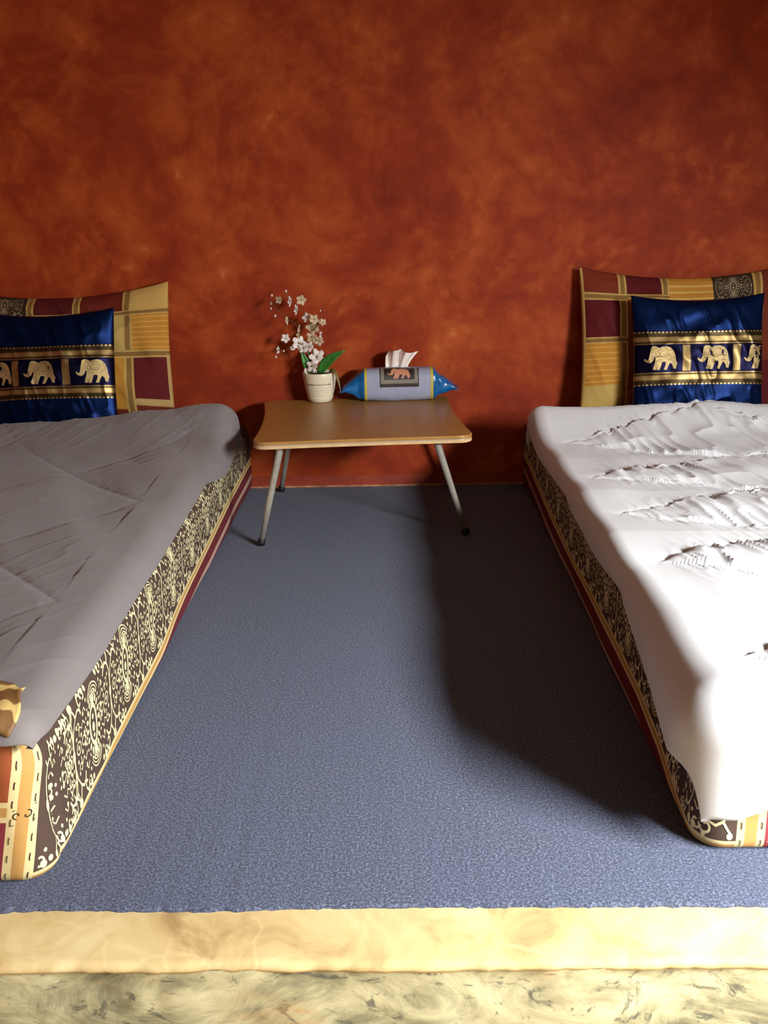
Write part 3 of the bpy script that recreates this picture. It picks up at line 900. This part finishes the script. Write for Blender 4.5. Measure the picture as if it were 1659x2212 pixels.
def cushion(loc, rot, w, h, els, pillars, label, mname, seed):
    root = empty('cushion', loc, rot); tag(root, label, 'cushion', 'blue satin elephant cushions')
    c = Pillow(w, h, 0.092, (0.04, 0.09), seed, 0.0035, 0.45)
    c.build(root, satin(mname, pillars))
    for a in els:
        p = Print(); ok = True
        sc = 0.074 / 0.73
        p.poly([(a + x * sc, 0.186 + y * sc) for x, y in EL], 3)
        o = p.build('woven_elephant', c.mapper(0.0012), M_ELG, root, lambda P: (P[:, 0] < w - 0.008) & (P[:, 0] > 0.008))
        p = Print()
        q = lambda pts: [(a + (x - 931) / 400 * sc, 0.186 + (970 - y) / 400 * sc) for x, y in pts]
        p.stroke(q([(885, 735), (905, 760), (930, 800), (960, 815), (1000, 810), (1030, 785), (1035, 750), (1010, 715), (970, 705), (930, 715), (905, 730)]), 0.0016)
        p.stroke(q([(920, 770), (950, 740), (990, 735), (1010, 760), (990, 785), (955, 785)]), 0.0014)
        p.stroke(q([(865, 760), (880, 800), (900, 815), (915, 780)]), 0.0014)
        p.stroke(q([(880, 850), (915, 845), (950, 850)]), 0.0012)
        p.stroke(q([(1062, 720), (1080, 770), (1095, 830)]), 0.0014)
        p.stroke(q([(1030, 850), (1060, 830), (1065, 800)]), 0.0012)
        p.build('saddle_cloth', c.mapper(0.0018), M_ELD, o, lambda P: (P[:, 0] < w - 0.008) & (P[:, 0] > 0.008))
    return root
cushion((0.932, -0.284, 0.246), (math.radians(-14), 0, 0), 0.410, 0.420, (0.078, 0.241, 0.390), (0.157, 0.316),
        'royal blue satin cushion with gold elephants, whole and leaning on the bright bed', 'royal_blue_satin', 61)
cushion((-1.084, -0.284, 0.236), (math.radians(-14), math.radians(-0.8), 0), 0.42, 0.420, (0.050, 0.192, 0.357), (0.113, 0.275),
        'dark blue satin cushion with gold elephants, leaning on the grey bed', 'royal_blue_satin_elephant_band', 67)

# ------------------------------------------------------------------ folding table
k = NT('golden_wood_laminate')
co = k.obj()
mp = k.n('ShaderNodeMapping', {'Vector': co, 'Scale': (6, 60, 6)}).outputs[0]
g = k.noise(mp, 3, 5, 0.6, 0.5).outputs['Fac']
M_WOOD = k.done(k.ramp(g, [(0.3, S(154, 108, 54)), (0.7, S(172, 126, 68))]), 0.36, spec=0.5)
k = NT('pale_edge_band'); M_BAND = k.done(k.ramp(k.noise(k.obj(), 40).outputs['Fac'], [(0.3, S(196, 160, 112)), (0.7, S(214, 180, 134))]), 0.45)
k = NT('chrome'); M_CHROME = k.done(k.ramp(k.noise(k.obj(), 60).outputs['Fac'], [(0.3, S(196, 188, 174)), (0.7, S(214, 206, 192))]), 0.30, metal=0.6)
k = NT('black_rubber'); M_RUBBER = k.done(k.ramp(k.noise(k.obj(), 60).outputs['Fac'], [(0.3, S(14, 14, 16)), (0.7, S(24, 24, 27))]), 0.5)
k = NT('dark_grey_bracket'); M_BRK = k.done(k.ramp(k.noise(k.obj(), 60).outputs['Fac'], [(0.3, S(60, 60, 64)), (0.7, S(84, 84, 88))]), 0.45, metal=0.6)
TZ = 0.320
tb = empty('folding_table', (-0.117, -0.336, 0.0), (0, 0, math.radians(4.3)))
tag(tb, 'low folding table with golden wood top and splayed chrome legs between the beds', 'table')
def outline(hw, hd, r, inset=0.0, n=10, k1=0.055, k2=0.02):
    pts = []
    for cx, cy, a0 in ((hw - r, hd - r, 0), (-hw + r, hd - r, 90), (-hw + r, -hd + r, 180), (hw - r, -hd + r, 270)):
        for i in range(n + 1):
            w = math.radians(a0 + 90 * i / n)
            pts.append((cx + r * math.cos(w), cy + r * math.sin(w)))
    dense = []
    for i in range(len(pts)):
        p0, p1 = pts[i], pts[(i + 1) % len(pts)]
        m = max(1, int(math.dist(p0, p1) / 0.02))
        dense += [(p0[0] + (p1[0] - p0[0]) * j / m, p0[1] + (p1[1] - p0[1]) * j / m) for j in range(m)]
    out = []
    for x, y in dense:
        x2 = x * (1 - k1 * (1 - (y / hd) ** 2)); y2 = y * (1 - k2 * (1 - (x / hw) ** 2))
        L = math.hypot(x2, y2)
        out.append((x2 * (1 - inset / L), y2 * (1 - inset / L)))
    return out
def slab(name, prof, mat, parent, hw=0.311, hd=0.298):
    V, F = [], []
    n = None
    for z, ins in prof:
        ol = outline(hw, hd, 0.045, ins); n = len(ol)
        V += [(x, y, z) for x, y in ol]
    for j in range(len(prof) - 1):
        for i in range(n):
            q = (i + 1) % n
            F.append((j * n + i, j * n + q, (j + 1) * n + q, (j + 1) * n + i))
    F.append(tuple(range(n))[::-1]); F.append(tuple((len(prof) - 1) * n + i for i in range(n)))
    o = mesh(name, V, F, mat, parent, smooth=False)
    return o
top = slab('tabletop', [(TZ - 0.0088, 0.0006), (TZ - 0.003, 0.0), (TZ - 0.0008, 0.001), (TZ, 0.003)], M_WOOD, tb)
slab('chrome_trim', [(TZ - 0.0122, 0.0035), (TZ - 0.0088, 0.0035)], M_CHROME, top)
slab('lower_edge', [(TZ - 0.021, 0.003), (TZ - 0.020, 0.0005), (TZ - 0.0130, 0.0), (TZ - 0.0122, 0.0012)], M_BAND, top)
ca, sa = math.cos(math.radians(-4.3)), math.sin(math.radians(-4.3))
def loc_t(x, y, z):
    x, y = x + 0.117, y + 0.336
    return (x * ca - y * sa, x * sa + y * ca, z)
LEGS = [((-0.333, -0.590), (-0.404, -0.597)), ((0.112, -0.565), (0.199, -0.528)), ((-0.345, -0.085), (-0.408, -0.055)), ((0.100, -0.085), (0.182, -0.055))]
for (tx, ty), (fx, fy) in LEGS:
    P0 = Vector(loc_t(tx, ty, TZ - 0.022)); P1 = Vector(loc_t(fx, fy, 0.0))
    d = (P1 - P0)
    bend = P0 + Vector((d.x * 0.03, d.y * 0.03, -0.022))
    pts = [P0, P0 + (bend - P0) * 0.6, bend, bend + (P1 - bend) * 0.08, bend + (P1 - bend) * 0.5, bend + (P1 - bend) * 0.94]
    lg = tube('leg', pts, [0.0105, 0.0105, 0.0105, 0.0100, 0.0090, 0.0080], M_CHROME, tb, 14)
    q0 = bend + (P1 - bend) * 0.925
    tube('rubber_foot', [q0, q0 + (P1 - q0) * 0.15, q0 + (P1 - q0) * 0.55, q0 + (P1 - q0) * 0.83], [0.0098, 0.0112, 0.0118, 0.0112], M_RUBBER, lg, 14)
    bm = bmesh.new(); add_box(bm, (P0.x - 0.016, P0.y - 0.022, TZ - 0.031), (P0.x + 0.016, P0.y + 0.022, TZ - 0.021))
    bmesh.ops.bevel(bm, geom=bm.edges[:], offset=0.003, segments=2, affect='EDGES')
    bm_obj('bracket', bm, M_BRK, tb)

# ------------------------------------------------------------------ potted artificial blossom
k = NT('cream_ceramic')
M_POT = k.done(k.ramp(k.noise(k.obj(), 12).outputs['Fac'], [(0.3, S(214, 202, 176)), (0.7, S(226, 216, 192))]), 0.35)
k = NT('faded_grey_lettering'); M_INK = k.done(S(96, 84, 70), 0.7)
k = NT('pale_grey_lettering'); M_INK2 = k.done(S(168, 156, 134), 0.7)
k = NT('potting_moss'); M_MOSS = k.done(k.ramp(k.noise(k.obj(), 200).outputs['Fac'], [(0.3, S(30, 30, 16)), (0.7, S(66, 62, 34))]), 0.9)
k = NT('green_leaf'); M_LEAF = k.done(k.ramp(k.noise(k.obj(), 30).outputs['Fac'], [(0.3, S(30, 82, 24)), (0.7, S(62, 128, 44))]), 0.4)
k = NT('olive_leaf'); M_LEAF2 = k.done(k.ramp(k.noise(k.obj(), 30).outputs['Fac'], [(0.3, S(86, 84, 36)), (0.7, S(130, 118, 62))]), 0.5)
k = NT('white_silk_petal')
k.b.inputs['Subsurface Weight'].default_value = 0.1
M_PETAL = k.done(k.ramp(k.noise(k.obj(), 60).outputs['Fac'], [(0.3, S(216, 200, 192)), (0.7, S(236, 226, 220))]), 0.6)
k = NT('beige_silk_petal'); M_PETAL2 = k.done(k.ramp(k.noise(k.obj(), 60).outputs['Fac'], [(0.3, S(170, 146, 112)), (0.7, S(204, 180, 150))]), 0.6)
k = NT('brown_twig'); M_TWIG = k.done(k.ramp(k.noise(k.obj(), 90).outputs['Fac'], [(0.3, S(82, 62, 34)), (0.7, S(122, 98, 58))]), 0.7)
pot = empty('potted_flower', (-0.256, -0.080, TZ)); tag(pot, 'small cream pot of white artificial blossom on the table', 'potted plant')
prof = [(z_ * 1.13, r_ * 1.13) for z_, r_ in [(0.0005, 0.030), (0.002, 0.0335), (0.012, 0.0375), (0.04, 0.0440), (0.075, 0.0490), (0.0855, 0.0500), (0.0868, 0.0492), (0.0855, 0.0475), (0.07, 0.0455)]]
n = 48
V = [(r * math.cos(2 * PI * i / n), r * math.sin(2 * PI * i / n), z) for z, r in prof for i in range(n)]
F = []
for j in range(len(prof) - 1):
    for i in range(n):
        q = (i + 1) % n
        F.append((j * n + i, j * n + q, (j + 1) * n + q, (j + 1) * n + i))
F.append(tuple(range(n))[::-1])
body = mesh('pot', V, F, M_POT, pot)
p = Print()
p.dot((0, 0), 1.0, n=24)
mesh('moss', [(0.0520 * a[0], 0.0520 * a[1], 0.086 + 0.0015 * random.Random(i).random()) for i, a in enumerate(p.v)], p.f, M_MOSS, pot, smooth=False)
def potmap(a, b):
    r = np.interp(b, [q[0] for q in prof[:6]], [q[1] for q in prof[:6]]) + 0.0005
    w = a / 0.046 - PI / 2
    return np.stack([r * np.cos(w), r * np.sin(w), b], -1)
rnd = random.Random(5)
p = Print(); x = -0.034                      # one bold, illegible line of script on the pot
while x < 0.036:
    h_ = 0.0030 + rnd.random() * 0.0022
    z0 = 0.0605
    p.stroke([(x, z0), (x + 0.0012, z0 + h_), (x + 0.0024, z0 + 0.0005), (x + 0.0034, z0 + h_ * 0.6)], 0.0013)
    x += 0.0036 + (0.0022 if rnd.random() < 0.2 else 0)
p.build('lettering', potmap, M_INK, body)
p = Print()
for z0 in (0.050, 0.042, 0.034, 0.025):
    x = -0.027 + rnd.random() * 0.004
    while x < 0.026:
        L_ = 0.002 + rnd.random() * 0.004
        p.stroke([(x, z0), (x + L_, z0 + 0.0002)], 0.0011); x += L_ + 0.0012
p.build('lettering', potmap, M_INK2, body)

CX, CS = 945.0, 0.0001886
def fp(X, Y, dy=0.0):
    return Vector(((X - CX) * CS, dy, (1680 - Y) * CS * 0.98 + 0.096))
def flower(c, r, face, mat, seed, squash=1.0, roll=0.0):
    rn = random.Random(seed)
    V, F = [], []
    npet = 5
    zax = Vector(face).normalized()
    xax = zax.cross(Vector((0.1, 0.2, 1))).normalized(); yax = zax.cross(xax)
    for kx in range(npet):
        w0 = 2 * PI * kx / npet + roll
        k0 = len(V)
        nr, nt_ = 5, 7
        for i in range(nr):
            f_ = i / (nr - 1)
            for j in range(nt_):
                g_ = (j / (nt_ - 1) - 0.5) * 2
                wd = math.sin(min(1, f_ * 1.05 + 0.12) * PI * 0.80) ** 0.8 * 0.44
                rad = r * (0.08 + 0.92 * f_ * (1 - 0.12 * g_ * g_))
                lat = r * wd * g_
                px, py = rad * math.cos(w0) - lat * math.sin(w0), rad * math.sin(w0) + lat * math.cos(w0)
                pz = r * (0.35 * f_ * (1 - f_) + 0.22 * f_ * f_ - 0.18 * g_ * g_ * f_ + rn.uniform(-0.02, 0.02))
                V.append(c + xax * px * squash + yax * py + zax * pz)
        F += grid_faces(nr, nt_, off=k0)
    o = mesh('blossom', V, F, mat, pot)
    cc = Print(); cc.dot((0, 0), 1, n=8)
    V = [c + zax * 0.3 * r] + [c + (xax * math.cos(2 * PI * i / 8) + yax * math.sin(2 * PI * i / 8)) * 0.16 * r + zax * 0.1 * r for i in range(8)]
    mesh('stamen', V, [(0, 1 + i, 1 + (i + 1) % 8) for i in range(8)], M_LEAF2, o)
    return o
FL = [(920, 1395, 100, 0, 0), (840, 1550, 82, 0, 0), (620, 1150, 90, 0, 0), (705, 1225, 66, 0, 0), (800, 1205, 72, 0, 0), (870, 885, 92, 0, 1), (775, 710, 62, 0, 0),
      (905, 735, 66, 0, 1), (500, 430, 66, .5, 0), (700, 405, 64, 0, 1), (392, 1065, 58, 0, 0), (252, 1268, 52, .5, 0), (432, 745, 52, .45, 1), (1050, 785, 46, 0, 1),
      (965, 1130, 62, 0, 1), (625, 970, 60, .5, 1), (850, 1045, 72, 0, 1), (1008, 1000, 46, .4, 0), (320, 400, 50, 0, 1), (610, 565, 66, .35, 0), (515, 1230, 36, 0, 0), (640, 880, 44, .5, 1)]
rnd = random.Random(12)
for i, (X, Y, r, sq, mt) in enumerate(FL):
    face = (rnd.uniform(-0.5, 0.5), -1, rnd.uniform(-0.1, 0.6))
    dy = rnd.uniform(-0.035, 0.005)
    flower(fp(X, Y, dy), r * CS * 1.4, face, M_PETAL2 if mt else M_PETAL, i, 1.0 - 0.6 * (sq > 0), rnd.uniform(0, 1))
def bud(X, Y, r):
    c = fp(X, Y, rnd.uniform(-0.03, 0.0))
    V, F = [], []
    for j in range(6):
        a_ = PI * j / 5
        for i in range(8):
            w = 2 * PI * i / 8
            V.append(c + Vector((math.sin(a_) * math.cos(w) * 0.8, math.sin(a_) * math.sin(w) * 0.8, math.cos(a_) * 1.1)) * r * CS)
    for j in range(5):
        for i in range(8):
            F.append((j * 8 + i, j * 8 + (i + 1) % 8, (j + 1) * 8 + (i + 1) % 8, (j + 1) * 8 + i))
    mesh('bud', V, F, M_PETAL, pot)
for b_ in ((195, 325, 22), (168, 465, 22), (182, 535, 18), (242, 665, 24), (205, 1390, 22), (355, 1280, 20), (448, 250, 24), (1020, 590, 16), (445, 800, 18)):
    bud(*b_)
def stem(pts, r0, r1):
    P = [fp(*q) for q in pts]
    # smooth
    out = []
    for i in range(len(P) - 1):
        p0, p1, p2, p3 = P[max(i - 1, 0)], P[i], P[i + 1], P[min(i + 2, len(P) - 1)]
        for t_ in (0, 0.33, 0.66):
            out.append(0.5 * ((2 * p1) + (p2 - p0) * t_ + (2 * p0 - 5 * p1 + 4 * p2 - p3) * t_ ** 2 + (3 * p1 - p0 - 3 * p2 + p3) * t_ ** 3))
    out.append(P[-1])
    n_ = len(out)
    tube('stem', out, [r0 + (r1 - r0) * i / (n_ - 1) for i in range(n_)], M_TWIG, pot, 7)
stem([(930, 1740, 0), (880, 1500, -0.005), (850, 1250, -0.01), (860, 1050, -0.01), (860, 880, -0.01), (800, 720, -0.01), (700, 600, -0.01), (600, 500, -0.01), (450, 330, -0.01), (440, 250, -0.012)], 0.0018, 0.0006)
stem([(900, 1740, 0.004), (800, 1450, 0), (700, 1220, -0.006), (620, 1120, -0.01), (480, 1110, -0.012), (390, 1065, -0.012)], 0.0015, 0.0006)
stem([(620, 1130, -0.01), (640, 950, -0.01), (560, 800, -0.012), (430, 720, -0.012), (330, 620, -0.012), (200, 480, -0.012), (190, 330, -0.012)], 0.0012, 0.0005)
stem([(560, 1180, -0.01), (450, 1240, -0.012), (340, 1280, -0.012), (250, 1265, -0.012), (200, 1390, -0.012)], 0.0011, 0.0005)
stem([(865, 950, -0.01), (960, 850, -0.01), (1050, 770, -0.01), (1020, 600, -0.01)], 0.0011, 0.0005)
stem([(600, 500, -0.01), (700, 400, -0.01)], 0.0009, 0.0005)
stem([(450, 340, -0.01), (320, 400, -0.012), (170, 465, -0.012)], 0.0009, 0.0005)
stem([(945, 1720, 0), (930, 1560, -0.01), (920, 1400, -0.015)], 0.0012, 0.0008)
stem([(860, 1060, -0.01), (960, 1110, -0.012), (1005, 1000, -0.012)], 0.0010, 0.0005)
def leaf(pts, width, mat, face=(0, -1, 0.25)):
    P = [fp(*q) for q in pts]
    C = []
    m_ = 12
    for i in range(m_ + 1):
        t_ = i / m_
        if len(P) == 3:
            C.append(P[0] * (1 - t_) ** 2 + P[1] * 2 * t_ * (1 - t_) + P[2] * t_ ** 2)
    V = []
    fz = Vector(face).normalized()
    for i, c in enumerate(C):
        t_ = i / m_
        tg = (C[min(i + 1, m_)] - C[max(i - 1, 0)]).normalized()
        sd = tg.cross(fz).normalized()
        w = width * CS * (math.sin(PI * (0.12 + 0.88 * t_) ** 0.9) * 0.9 + 0.05) / 2
        for g_ in (-1, -0.5, 0, 0.5, 1):
            V.append(c + sd * w * g_ + fz * (abs(g_) * w * 0.35))
    o = mesh('leaf', V, grid_faces(m_ + 1, 5), mat, pot)
    o.modifiers.new('thickness', 'SOLIDIFY').thickness = 0.0006
leaf([(965, 1690, -0.012), (1060, 1430, -0.02), (1420, 1290, -0.02)], 190, M_LEAF)
leaf([(780, 1690, 0.0), (720, 1500, -0.005), (640, 1260, -0.005)], 130, M_LEAF)
leaf([(850, 1690, 0.01), (790, 1450, 0.015), (760, 1300, 0.015)], 120, M_LEAF)
leaf([(1130, 1650, -0.02), (1260, 1500, -0.05), (1330, 2010, -0.055)], 60, M_LEAF2)
bud(712, 1640, 46)

# ------------------------------------------------------------------ pack of tissues
def foil(name, c0, c1, rough):
    k = NT(name)
    n_ = k.noise(k.obj(), 45, 4, 0.6, 0.5).outputs['Fac']
    k.bump(n_, 0.35, 0.006)
    return k.done(k.mix(n_, c0, c1), rough, spec=0.6)
M_FOILB = foil('glossy_blue_film', S(4, 60, 120), S(16, 116, 182), 0.25)
k = NT('lavender_grey_film'); n_ = k.noise(k.obj(), 30, 4, 0.6).outputs['Fac']; k.bump(n_, 0.3, 0.006)
M_FILM = k.done(k.mix(n_, S(134, 138, 162), S(160, 164, 186)), 0.38)
k = NT('yellow_stripe_film'); M_YST = k.done(S(188, 168, 62), 0.4)
k = NT('dark_label_print'); M_DKL = k.done(S(40, 28, 24), 0.5)
k = NT('grey_label_border'); M_GLB = k.done(S(120, 112, 100), 0.5)
k = NT('tan_elephant_print'); M_TAN = k.done(S(190, 128, 100), 0.5)
k = NT('white_tissue_paper'); M_TISSUE = k.done(k.ramp(k.noise(k.obj(), 40).outputs['Fac'], [(0.3, S(224, 208, 202)), (0.7, S(236, 224, 218))]), 0.9)
pk = empty('tissue_pack', (0.004, -0.078, TZ), (0, 0, math.radians(2.0)))
tag(pk, 'blue and lavender soft pack of tissues with a tissue pulled out, on the table', 'tissue pack')
HB, HD = 0.107, 0.048             # pack height and half depth
XM = 0.108                         # half length of the lavender middle
def pack_sec(t):
    """section of the pack, t in 0..1 round the outline starting bottom-front, going up the front"""
    th = np.asarray(t) * 2 * PI - PI * 0.75
    c, s = np.cos(th), np.sin(th)
    y = -np.sign(-s * 0 + 1) * 0
    e = 0.68
    yy = np.sign(c) * np.abs(c) ** e
    zz = np.sign(s) * np.abs(s) ** e
    return -yy, zz                 # unit section: y (front = -1), z
def pack_pt(x, t, off=0.0):
    x = np.asarray(x, float); t = np.asarray(t, float)
    yy, zz = pack_sec(t)
    ax = np.abs(x)
    e = np.clip((ax - XM - 0.006) / 0.075, 0, 1)
    hz = HB / 2 * (1 - e * 0.93) * (1 + 0.03 * np.cos(x * 20))
    hy = HD * (1 - 0.10 * e)
    zc = HB / 2 * (1 - e * 0.24)
    zc = np.where(e > 0, np.maximum(zc, hz), zc)
    wr = 0.010 * np.minimum(e * 4, 1) * (1 - e) * (vnoise(x * 45, t * 7, 71) - 0.5) * 2 + 0.002 * (vnoise(x * 25, t * 8, 72) - 0.5)
    return np.stack([x, yy * (hy + off + wr), zc + zz * (hz + off + wr)], -1)
ntt = 64
def pack_piece(name, x0, x1, nx_, mat, off=0.0, parent=None):
    X, T = np.meshgrid(np.linspace(x0, x1, nx_), np.arange(ntt) / ntt, indexing='ij')
    P = pack_pt(X.ravel(), T.ravel(), off)
    P[:, 2] = np.maximum(P[:, 2], 0.0004)
    return mesh(name, P, grid_faces(nx_, ntt, wrap_v=True), mat, parent or pk)
mid = pack_piece('wrapper_middle', -XM, XM, 30, M_FILM)
for x0, x1 in ((-XM - 0.075, -XM), (XM, XM + 0.075)):
    pack_piece('wrapper_end', x0, x1, 26, M_FOILB)
for s_ in (-1, 1):
    pack_piece('gold_stripe', s_ * XM - 0.004, s_ * XM + 0.004, 4, M_YST, 0.0007, mid)
    xe = s_ * (XM + 0.075)
    bm = bmesh.new()
    z0 = float(pack_pt(np.array([xe]), np.array([0.375]))[0, 2])
    add_box(bm, (min(xe - s_ * 0.004, xe + s_ * 0.012), -0.043, 0.0355), (max(xe - s_ * 0.004, xe + s_ * 0.012), 0.043, 0.0385))
    bm_obj('end_seal', bm, M_FOILB, pk)
# label: dark framed panel with an elephant over the top front edge
def lab(a, b, off):
    return pack_pt(a, 0.380 + (b / 0.09) * 0.215, off)
def rect(p, a0, a1, b0, b1):
    m_ = 14
    k0 = len(p.v)
    for i in range(m_ + 1):
        for j in range(m_ + 1):
            p.v.append(np.array([a0 + (a1 - a0) * i / m_, b0 + (b1 - b0) * j / m_]))
    p.f += grid_faces(m_ + 1, m_ + 1, off=k0)
p = Print(); rect(p, -0.060, 0.063, 0.0, 0.09)
lb_ = p.build('label', lambda a, b: lab(a, b, 0.0006), M_GLB, mid)
p = Print()
for a0, a1, b0, b1 in ((-0.062, 0.065, -0.003, 0.002), (-0.062, -0.059, 0, 0.09), (0.062, 0.065, 0, 0.09), (-0.048, 0.051, 0.014, 0.085)):
    rect(p, a0, a1, b0, b1)
p.build('dark_panel', lambda a, b: lab(a, b, 0.0010), M_DKL, lb_)
p = Print(); p.poly([(x * 0.075, 0.017 + y * 0.078) for x, y in EL], 3)
p.build('printed_elephant', lambda a, b: lab(a, b, 0.0014), M_TAN, lb_)
# the tissue: one pleated sheet fanning out of the slot
nu, nv = 60, 16
U, Vv = np.meshgrid(np.linspace(-1, 1, nu), np.linspace(0, 1, nv), indexing='ij')
xx = -0.006 + U * (0.034 + 0.012 * Vv) + 0.012 * Vv ** 1.5 * (U > -2) + 0.016 * Vv ** 2 * np.maximum(U, 0) ** 2
yy = (0.003 + 0.016 * Vv) * np.sin(U * 6.5 + 0.9 + 0.8 * np.sin(U * 2.3)) + 0.006 * Vv * np.sin(U * 15)
hz_ = 0.062 * (1 - 0.10 * np.maximum(U, 0) + 0.05 * np.sin(U * 4 + 2.2) - 0.22 * np.maximum(-U - 0.75, 0) / 0.25)
zz = HB - 0.008 + hz_ * Vv
o = mesh('tissue', np.stack([xx, yy, zz], -1).reshape(-1, 3), grid_faces(nu, nv), M_TISSUE, pk)
o.modifiers.new('thickness', 'SOLIDIFY').thickness = 0.0006
